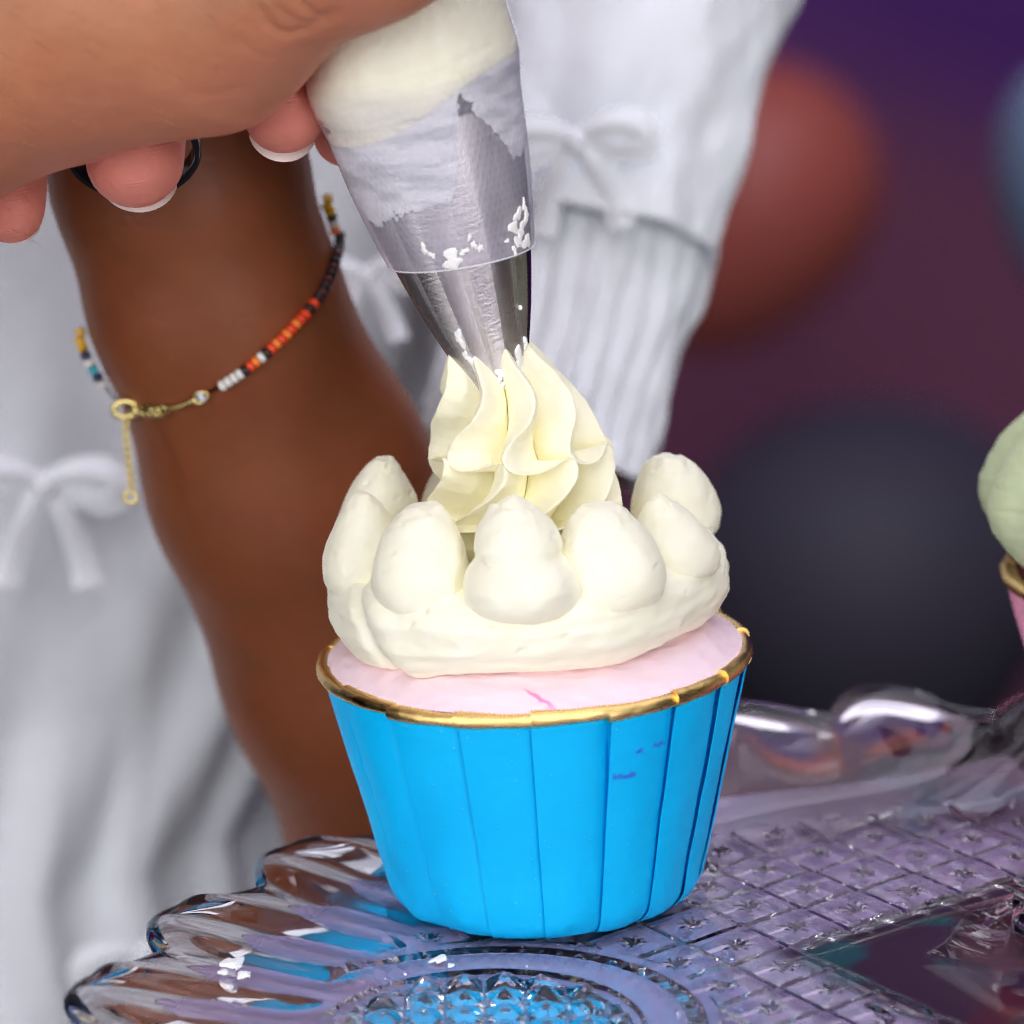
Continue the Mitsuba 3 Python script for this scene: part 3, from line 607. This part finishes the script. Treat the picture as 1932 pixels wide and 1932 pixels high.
RARM = [(pix(-1500, -260, 0.10), 0.036), (np.array([-0.36, 0.20, 0.12]), 0.040), (np.array([-0.31, 0.27, 0.34]), 0.045)]
def sd_body(p): return smin(smin(sd_torso(p), sd_arm(p), 0.02), sd_list(p, RARM, 0.02), 0.02)
def disp(m, amp, f, seed):
    m.fix_normals() if False else None
    n = m.vertex_normals
    m.vertices = m.vertices + n * ((meshkit.fbm(m.vertices * f, 3, seed) - 0.5) * 2 * amp)[:, None]
    return m
hp = np.array([[*a] for f in HAND for a in f[:2]] + [[*a] for f in fing_parts for s_ in f for a in s_[:2]])
hand = surface_net(sd_hand, np.array([-0.205, -0.045, 0.085]), np.array([0.06, 0.075, 0.235]), 0.0009)
hand = relax(hand)
hand = disp(hand, 0.0007, 70, 3)
for line, dep, wid in (([(492, 20), (510, 50), (536, 66), (576, 56), (628, 24)], 0.0007, 0.0007), ([(556, -5), (580, 18), (612, 40)], 0.0006, 0.0006), ([(455, 80), (480, 98), (508, 108)], 0.0003, 0.0006), ([(360, 180), (410, 176), (455, 166)], 0.0002, 0.0008), ([(520, 12), (545, 34), (580, 44)], 0.0003, 0.0005)):
    L = np.array(line, float); q = np.linspace(0, len(L) - 1, 40); kk = np.arange(len(L))
    pts = np.array([trace(np.interp(t_, kk, L[:, 0]), np.interp(t_, kk, L[:, 1]), sd_hand, -0.06)[0] for t_ in q])
    dist = np.min(np.linalg.norm(hand.vertices[:, None] - pts[None], axis=2), axis=1)
    hand.vertices = hand.vertices - hand.vertex_normals * (dep * np.exp(-(dist / wid) ** 2))[:, None]
body = surface_net(sd_body, np.array([-0.42, -0.02, -0.46]), np.array([0.13, 0.42, 0.44]), 0.0022)
body = relax(body)
for v in FING.values():
    c = v[-1][0]; up = (v[-2][0] - v[-1][0]); up /= np.linalg.norm(up)
    TIPS.append((tuple(map(float, c + np.array([0, -0.004, 0.0015]))), tuple(map(float, c + np.array([0.001, -0.0005, -0.0135]))), 0.0105))
def skin_color(v, dark):
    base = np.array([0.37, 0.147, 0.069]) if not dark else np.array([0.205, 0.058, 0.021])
    n = meshkit.fbm(v * 55, 3, 9)[:, None]; n2 = meshkit.fbm(v * 130, 2, 19)[:, None]
    n3 = meshkit.fbm(v * 420, 2, 29)[:, None]; c = base * (0.76 + 0.40 * n + 0.16 * (n3 - 0.2)) * (1 + (n2 - 0.5) * np.array([0.10, -0.14, -0.20]))
    w = np.zeros(len(v)); t = np.zeros(len(v))
    for f in FING.values():
        d = np.linalg.norm(v - f[-1][0], axis=1); w = np.maximum(w, 1 - sstep(0.006, 0.026, d)); t = np.maximum(t, 1 - sstep(0.004, 0.010, d))
    if not dark:
        pal = (sstep(0.25, -0.75, hand.vertex_normals[:, 2]) * 0.55)[:, None]; c = c * (1 - pal) + pal * np.array([0.47, 0.155, 0.095])
    w = w[:, None]; c = c * (1 - w) + w * np.array([0.62, 0.20, 0.15])
    return np.clip(c, 0, 1)
mat('mat_skin', two(bump(princ({'type': 'mesh_attribute', 'name': 'vertex_color'}, 0.50, 0.36), skin_bump, 0.00016, 4e-5)))
full = cat(hand, body)
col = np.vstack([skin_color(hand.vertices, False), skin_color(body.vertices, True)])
add('person', full, 'mat_skin', True, color=col)
tag('person', 'person in a white dress with bows, holding a piping bag over the cupcake', 'person')
# short fine hairs on the back of the thumb side and wrist
g_ = np.random.default_rng(5); tri_v, tri_f = [], []
front = np.where((hand.vertex_normals[:, 1] < -0.7) & (hand.vertices[:, 0] < pix(430, 0, 0)[0]))[0]
for i in g_.choice(front, 300, replace=False):
    p, n = hand.vertices[i], hand.vertex_normals[i]
    d = np.array([0.75, -0.12, -0.65]) + g_.normal(0, 0.12, 3); d -= n * (d @ n) * 0.86; d /= np.linalg.norm(d); L_ = g_.uniform(0.003, 0.006)
    w_ = np.cross(d, n); w_ /= np.linalg.norm(w_); w_ *= 0.000026
    q1 = p + d * L_ * 0.5 + n * 0.00028; q2 = p + d * L_ + n * 0.0002; b_ = len(tri_v)
    tri_v += [p - w_, p + w_, p + n * 0.00006, q1 - w_ * 0.8, q1 + w_ * 0.8, q1 + n * 0.00006, q2]
    tri_f += [[b_ + a0_, b_ + b0_, b_ + c0_] for a0_, b0_, c0_ in ((0, 1, 4), (0, 4, 3), (1, 2, 5), (1, 5, 4), (2, 0, 3), (2, 3, 5), (3, 4, 6), (4, 5, 6), (5, 3, 6))]
add('person__fine_hair', trimesh.Trimesh(np.array(tri_v), np.array(tri_f), process=False), mat('mat_hair', two(princ((0.44, 0.23, 0.125), 0.5, 0.4))), False)
labels['person__fine_hair'] = {'label': 'short fine blond hairs on the hand', 'kind': 'stuff'}
# finger nails: curved plates behind the finger tips
def nail(tip, up, r, w, length):
    side = np.array([1.0, 0, 0]); side -= up * (side @ up); side /= np.linalg.norm(side); back = np.cross(up, side); back *= np.sign(back[1])
    a = np.linspace(-0.5, 0.5, 15); s = np.linspace(0, 1, 12)
    A, S = np.meshgrid(a, s, indexing='ij')
    tipround = 1 - 0.32 * (2 * A) ** 2
    pos = tip + side * (np.sin(A * 2.2) * w / 2)[..., None] + back * ((np.cos(A * 2.2) - 1) * w * 0.28 + r * 0.86)[..., None] + up * (r * 0.35 - (length) * S * tipround)[..., None]
    inn = pos - back * 0.00045
    return gmesh(np.concatenate([pos, inn[::-1]]), True, False)
for f, ln in (('middle', 0.0098), ('ring', 0.0103), ('little', 0.0077), ('index', 0.0083)):
    v = FING[f]; up = v[-2][0] - v[-1][0]; up = up * np.array([1, 0.25, 1]); up /= np.linalg.norm(up); r = v[-1][1]
    add(num('person__fingernail'), nail(v[-1][0], up, r, r * 1.75, ln), 'mat_nail', 40)

# the dress
nz_, nth_ = 220, 360
zz = np.linspace(-0.45, 0.36, nz_)[:, None]; aa = np.arange(nth_)[None] * 2 * np.pi / nth_
A_, B_ = torso_ab(zz)
fold = 0.0015 * np.sin(11 * aa + 6 * zz + 2.5 * np.sin(9 * zz + 2 * aa)) * sstep(0.06, -0.12, zz) + 0.0016 * np.sin(23 * aa - 30 * zz) 
fold = fold + 0.0075 * (meshkit.fbm(np.stack([np.cos(aa) * 5 + 0 * zz, np.sin(aa) * 5 + 0 * zz, zz * 11 + 0 * aa + np.cos(aa) * 6], -1), 3, 14) - 0.5)
rim_x = TC[0] + (A_ + fold) * np.cos(aa); rim_y = TC[1] + (B_ + fold) * np.sin(aa)
P = np.stack([rim_x, rim_y, zz + 0 * aa], -1)
add('person__dress', gmesh(P, False, True), 'mat_dress', True)
labels['person__dress'] = {'label': 'white dress with small satin bows'}
def sleeve(keys, pleats, amp, seed, n=160, m=90):
    """keys: (layout x, layout row, depth, half-width in layout units)"""
    k = np.array(keys, float); s = np.linspace(0, len(k) - 1, m); kk = np.arange(len(k))
    C = np.array([pix(np.interp(t, kk, k[:, 0]), np.interp(t, kk, k[:, 1]), np.interp(t, kk, k[:, 2])) for t in s])
    R = np.array([np.interp(t, kk, k[:, 3]) * mpp(np.interp(t, kk, k[:, 2])) for t in s])
    t = np.gradient(C, axis=0); t /= np.linalg.norm(t, axis=1, keepdims=True); sx = np.cross(t, [0, 1.0, 0]); sx /= np.linalg.norm(sx, axis=1, keepdims=True); sy = np.cross(sx, t)
    a = np.arange(n)[None] * 2 * np.pi / n
    f = np.interp(s, kk, np.linspace(0.3, 1, len(k)))[:, None]
    rr = R[:, None] + amp * f * np.sin(pleats * a + 1.5 * np.sin(2 * s)[:, None]) + 0.006 * (meshkit.fbm(np.stack([np.cos(a) * 2.5 + 0 * f, np.sin(a) * 2.5 + 0 * f, s[:, None] * 1.3 + 0 * a], -1), 3, seed) - 0.5)
    P = C[:, None] + rr[..., None] * (np.cos(a)[..., None] * sx[:, None] + np.sin(a)[..., None] * sy[:, None])
    inn = C[:, None] + (rr - 0.0009)[..., None] * (np.cos(a)[..., None] * sx[:, None] + np.sin(a)[..., None] * sy[:, None])
    return gmesh(np.concatenate([P, inn[::-1]]), True, True)
add('person__dress__sleeve', sleeve([(1170, 250, 0.175, 215), (1110, 500, 0.16, 225), (1050, 700, 0.148, 218), (1005, 862, 0.142, 216)], 26, 0.0013, 5), 'mat_dress', True)
labels['person__dress__sleeve'] = {'label': 'pleated white sleeve ending above the elbow'}
add('person__dress__sleeve_cap', sleeve([(1275, -420, 0.215, 330), (1212, -100, 0.19, 298), (1160, 200, 0.168, 256), (1120, 462, 0.154, 229)], 9, 0.0009, 6), 'mat_dress', True)
labels['person__dress__sleeve_cap'] = {'label': 'smooth upper sleeve carrying a large satin bow'}
def ribbon(points, widths, normal_hint, thick=0.0006):
    p = np.asarray(points, float); k = np.linspace(0, 1, len(p)); s = np.linspace(0, 1, 40)
    C = np.stack([CubicSpline(k, p[:, i])(s) for i in range(3)], 1); W = np.interp(s, np.linspace(0, 1, len(widths)), widths)
    t = np.gradient(C, axis=0); t /= np.linalg.norm(t, axis=1, keepdims=True)
    side = np.cross(t, normal_hint); side /= np.linalg.norm(side, axis=1, keepdims=True); nn = np.cross(side, t)
    q = np.linspace(-0.5, 0.5, 9)
    P = C[:, None] + side[:, None] * (W[:, None] * q[None])[..., None] + nn[:, None] * (0.10 * W[:, None] * np.cos(q * 7)[None])[..., None]
    return gmesh(np.concatenate([P, (P - nn[:, None] * thick)[:, ::-1]], 1), False, True)
def bow(px, py, y, size, rot, label, drop=1.0):
    """size in metres from knot to loop end"""
    c = pix(px, py, y); ca, sa = math.cos(math.radians(rot)), math.sin(math.radians(rot))
    def L(u, v, w): return c + size * np.array([u * ca - v * sa, -w, u * sa + v * ca])
    ms = []
    hint = np.array([0, -1.0, 0.15])
    for s in (-1, 1):
        ms.append(ribbon([L(0, 0, 0.05), L(0.45 * s, 0.24, 0.22), L(1.0 * s, 0.20, 0.25), L(1.05 * s, -0.10, 0.20), L(0.5 * s, -0.10, 0.05), L(0, 0, 0.0)], [0.22 * size, 0.50 * size, 0.62 * size, 0.60 * size, 0.45 * size, 0.22 * size], hint))
        ms.append(ribbon([L(0, 0, 0.02), L(0.30 * s, -0.45 * drop, 0.10), L(0.50 * s, -0.95 * drop, 0.02), L(0.66 * s, -1.5 * drop, 0.06)], [0.2 * size, 0.34 * size, 0.42 * size, 0.46 * size], hint))
    kn = trimesh.creation.icosphere(3, 0.20 * size); kn.vertices *= [0.9, 0.6, 1.1]; kn.apply_translation(c + np.array([0, -0.14 * size, 0])); ms.append(kn)
    key = num('person__dress__ribbon_bow'); add(key, cat(*ms), 'mat_satin', 40)
    labels[key] = {'label': label}
bow(1085, 265, 0.135, 0.0120, 2, 'large satin bow on the sleeve beside the piping bag')
bow(85, 915, 0.160, 0.0130, -4, 'satin bow on the bodice at the left beside the chain', 1.1)
bow(690, 520, 0.150, 0.0090, 0, 'small satin bow between the forearm and the nozzle')
bow(275, 1800, 0.165, 0.0120, 15, 'satin bow low on the dress behind the platter rim', 0.6)

# ------------------------------------------------------------------ jewellery
path = np.array([(606, 372), (622, 398), (632, 430), (631, 470), (618, 515), (598, 556), (570, 592), (535, 630), (500, 662), (462, 694), (420, 722), (383, 742), (345, 760), (300, 770), (258, 768), (222, 748), (196, 712), (174, 676), (160, 640), (163, 612)], float)
seg = np.concatenate([[0], np.cumsum(np.linalg.norm(np.diff(path, axis=0), axis=1))]); tot = seg[-1]
def on_arm(s, lift):
    px, py = np.interp(s, seg, path[:, 0]), np.interp(s, seg, path[:, 1])
    p, e = trace(px, py, sd_arm)
    g = np.array([(sd_arm((p + h)[None])[0] - sd_arm((p - h)[None])[0]) for h in np.eye(3) * 1e-4]); g /= np.linalg.norm(g) + 1e-9
    return p + g * (lift if e < 1e-3 else 0)
BC = {'y': (0.72, 0.42, 0.01), 'k': (0.018, 0.010, 0.012), 'd': (0.075, 0.014, 0.014), 'o': (0.90, 0.20, 0.025), 'r': (0.78, 0.055, 0.012), 'w': (0.72, 0.70, 0.66), 'l': (0.60, 0.60, 0.75), 't': (0.05, 0.42, 0.52), 'n': (0.015, 0.015, 0.07)}
for k_, c_ in BC.items(): mat('mat_bead_' + k_, two(princ(c_, 0.2, 0.5)))
seq = 'yyykwokkkdkdkdkdkrkrrorororkworkwwww' ; left = 'wntwnyyy'
def bead(c, d, r, ln):
    d, a, b = frame(d); n = 12; v = np.arange(n) * 2 * np.pi / n
    pr = [(0.32, -0.5), (0.8, -0.5), (1.0, -0.25), (1.0, 0.25), (0.8, 0.5), (0.32, 0.5)]
    P = np.array([[c + d * (z * ln) + r * q * (math.cos(t) * a + math.sin(t) * b) for t in v] for q, z in pr])
    return gmesh(P, True, True)
step = (seg[10] - 6) / 35; names = {'y': 'yellow', 'k': 'black', 'd': 'dark red', 'o': 'orange', 'r': 'red', 'w': 'white', 'l': 'lilac', 't': 'turquoise', 'n': 'navy'}
s_ = 6.0
def put_bead(ch_, s, rad=0.00098):
    p = on_arm(s, 0.0009); d = on_arm(s + 6, 0.0009) - on_arm(s - 6, 0.0009)
    add(num('beaded_bracelet__bead'), bead(p, d, rad, step * 0.93 * mpp(0.04)), 'mat_bead_' + ch_, 40)
for ch_ in seq:
    put_bead(ch_, s_); s_ += step
s_w = s_
put_bead('l', seg[11])
for i, ch_ in enumerate(left): put_bead(ch_, tot - 118 + i * 15.2)
# thread, gold bar, links, clasp
thr = np.array([on_arm(s, 0.0007) for s in np.linspace(2, tot - 2, 120)])
add('beaded_bracelet__thread', tube(thr, 0.00022, 6), mat('mat_thread', princ((0.30, 0.19, 0.06), 0.5)), True)
def link(c, d, n, r=0.0013, w=0.00028):
    d, a, b = frame(d); a = np.asarray(n, float); a -= d * (a @ d); a /= np.linalg.norm(a)
    t = np.linspace(0, 2 * np.pi, 20, endpoint=False)
    return tube([c + r * math.cos(x) * d * 1.15 + r * 0.75 * math.sin(x) * a for x in t], w, 6, closed=True)
sl = np.interp(0, [0], [0])
def s_at(px_):    # path length at a layout x on the lower stretch
    i = np.arange(len(path)); j = (i >= 9); return np.interp(-px_, -path[j, 0][path[j, 0] > 200], seg[j][path[j, 0] > 200])
bar = np.array([on_arm(s, 0.0009) for s in np.linspace(s_at(372), s_at(318), 8)])
add('beaded_bracelet__gold_bar', tube(bar, 0.00045, 8), 'mat_gold_fine', True)
for x in (380, 308, 296, 284):
    p = on_arm(s_at(x), 0.0010); add(num('beaded_bracelet__link'), link(p, on_arm(s_at(x - 5), 0.001) - on_arm(s_at(x + 5), 0.001), [0, -0.3, 1]), 'mat_gold_fine', True)
p = on_arm(s_at(248), 0.0014); d = np.array([1.0, 0, -0.08])
cl = cat(tube([p + np.array([0.0020 * math.cos(x), -0.0004, 0.0014 * math.sin(x)]) for x in np.linspace(0, 2 * np.pi, 24, endpoint=False)], 0.0006, 8, closed=True))
ball = trimesh.creation.icosphere(3, 0.0011); ball.apply_translation(p + np.array([0.0021, -0.0006, -0.0003]))
add('beaded_bracelet__clasp', cat(cl, ball), 'mat_gold_fine', True)
labels['beaded_bracelet__clasp'] = {'label': 'gold lobster clasp'}
hang = np.array([(238, 788), (236, 815), (240, 842), (242, 868), (246, 895), (248, 918)], float)
for i, t in enumerate(np.linspace(0, 5, 17)):
    x, y_ = np.interp(t, np.arange(6), hang[:, 0]), np.interp(t, np.arange(6), hang[:, 1])
    c = pix(x, y_, 0.040); add(num('beaded_bracelet__chain_link'), link(c, [0.05, 0, -1], [1, 0.4, 0] if i % 2 else [0.4, 1, 0], 0.00068, 0.00014), 'mat_gold_fine', True)
rb = tube([pix(246, 938, 0.040) + 0.0011 * np.array([math.cos(x), 0, math.sin(x)]) for x in np.linspace(0, 2 * np.pi, 20, endpoint=False)], 0.0004, 8, closed=True)
add('beaded_bracelet__end_ring', rb, 'mat_gold_fine', True)
tag('beaded_bracelet', 'thin bracelet of orange, red, black and white beads with gold clasp on the forearm', 'bracelet')
# ring
rc_ = pix(250, 272, 0.014); ax_r = np.array([0.0, 0.80, 0.60]); d, a, b = frame(ax_r)
t = np.linspace(0, 2 * np.pi, 72, endpoint=False); w = np.linspace(-1, 1, 7)
Ro = 0.0100
prof_ = [(-0.0021, 0.0), (-0.0021, 0.0007), (-0.0016, 0.0010), (0.0016, 0.0010), (0.0021, 0.0007), (0.0021, 0.0), (0.0015, -0.0003), (-0.0015, -0.0003)]
P = np.array([[rc_ + d * z + (Ro + h) * (math.cos(x) * a + math.sin(x) * b) for z, h in prof_] for x in t])
add('finger_ring', gmesh(P, True, True), mat('mat_ring', two(princ((0.035, 0.035, 0.045), 0.18, 0.8, metallic=0.6))), 35)
tag('finger_ring', 'glossy black ring on the finger above the beaded bracelet', 'ring')

# ------------------------------------------------------------------ balloons behind
def balloon(key, px, py, y, rpx, tall, rgb, label, rot=0.0, rough=0.35, knot=(0, 0, -1.0)):
    c = pix(px, py, y); r = rpx * mpp(y); t = np.linspace(0, np.pi, 40)
    rz = np.stack([np.sin(t) * (1 - 0.10 * np.cos(t) * -1), np.cos(t) * tall], 1)
    rz[:, 0] *= 1 + 0.06 * np.cos(t)
    m = lathe(rz * r, 64)
    R = trimesh.transformations.rotation_matrix(rot, [0, 1, 0]); m.apply_transform(R); m.apply_translation(c)
    k = mat('mat_' + key, two(princ(rgb, rough, 0.4)))
    add(key + '__skin', m, k, True)
    kn = lathe(np.array([(0.0, 0.012), (0.006, 0.008), (0.004, 0.0), (0.011, -0.010), (0.0, -0.008)]) , 24); kn.apply_translation([0, 0, -r * tall - 0.006]); kn.apply_transform(R); kn.apply_translation(c)
    add(key + '__knot', kn, k, True)
    tag(key, label, 'balloon')
balloon('balloon', 1405, 400, 1.8, 238, 1.26, (0.62, 0.15, 0.12), 'blurred orange-red balloon behind the white sleeve', 0.55)
balloon('balloon_001', 1640, 1120, 1.8, 380, 1.02, (0.085, 0.078, 0.115), 'large dark navy balloon out of focus behind the right cupcake', 0.0, 0.6)
balloon('balloon_002', 2040, 350, 0.95, 165, 1.55, (0.20, 0.27, 0.42), 'blurred pale blue balloon cut off by the right edge', 0.0)

# ------------------------------------------------------------------ crumbs of cream on the glass
for i, (px_, py_, w) in enumerate([(440, 1822, 0.0034), (460, 1842, 0.0022), (425, 1845, 0.0016), (828, 1815, 0.0022), (848, 1826, 0.0012)]):
    d = _f + (px_ - 966) / FPX * _r - (py_ - 966) / FPX * _u
    c = CAM + d * ((0.004 if px_ < 600 else 0.0) - CAM[2]) / d[2]
    th_c = math.atan2(c[1] - PC[1], c[0] - PC[0]); rr_c = np.hypot(c[0] - PC[0], c[1] - PC[1])
    c[2] = float(relief(np.array([c[0] - PC[0]]), np.array([c[1] - PC[1]]), np.array([rr_c]), np.array([th_c % (2 * np.pi)]), None)[0] + base_lift(np.array([rr_c]), 1)[0])
    m = trimesh.creation.icosphere(3, w / 2); m.vertices *= [1.25, 0.8, 0.35]; m.vertices += (meshkit.fbm(m.vertices * 650 + i * 5, 2)[:, None] - 0.5) * 0.0024 * [1, 1, 0.4]
    m.apply_translation(c + np.array([0, 0, 0.0003]))
    k = num('cream_crumb'); add(k, m, 'mat_white_cream', True)
    tag(k, ('upper and largest crumb of white cream on the left rim of the glass platter', 'lower right crumb of white cream on the left rim of the glass platter', 'small lower left crumb of white cream on the left rim of the glass platter',
            'larger crumb of white cream on the glass in front of the blue cup', 'smaller crumb of white cream on the glass in front of the blue cup')[i], 'crumb', 'cream crumbs on the platter')
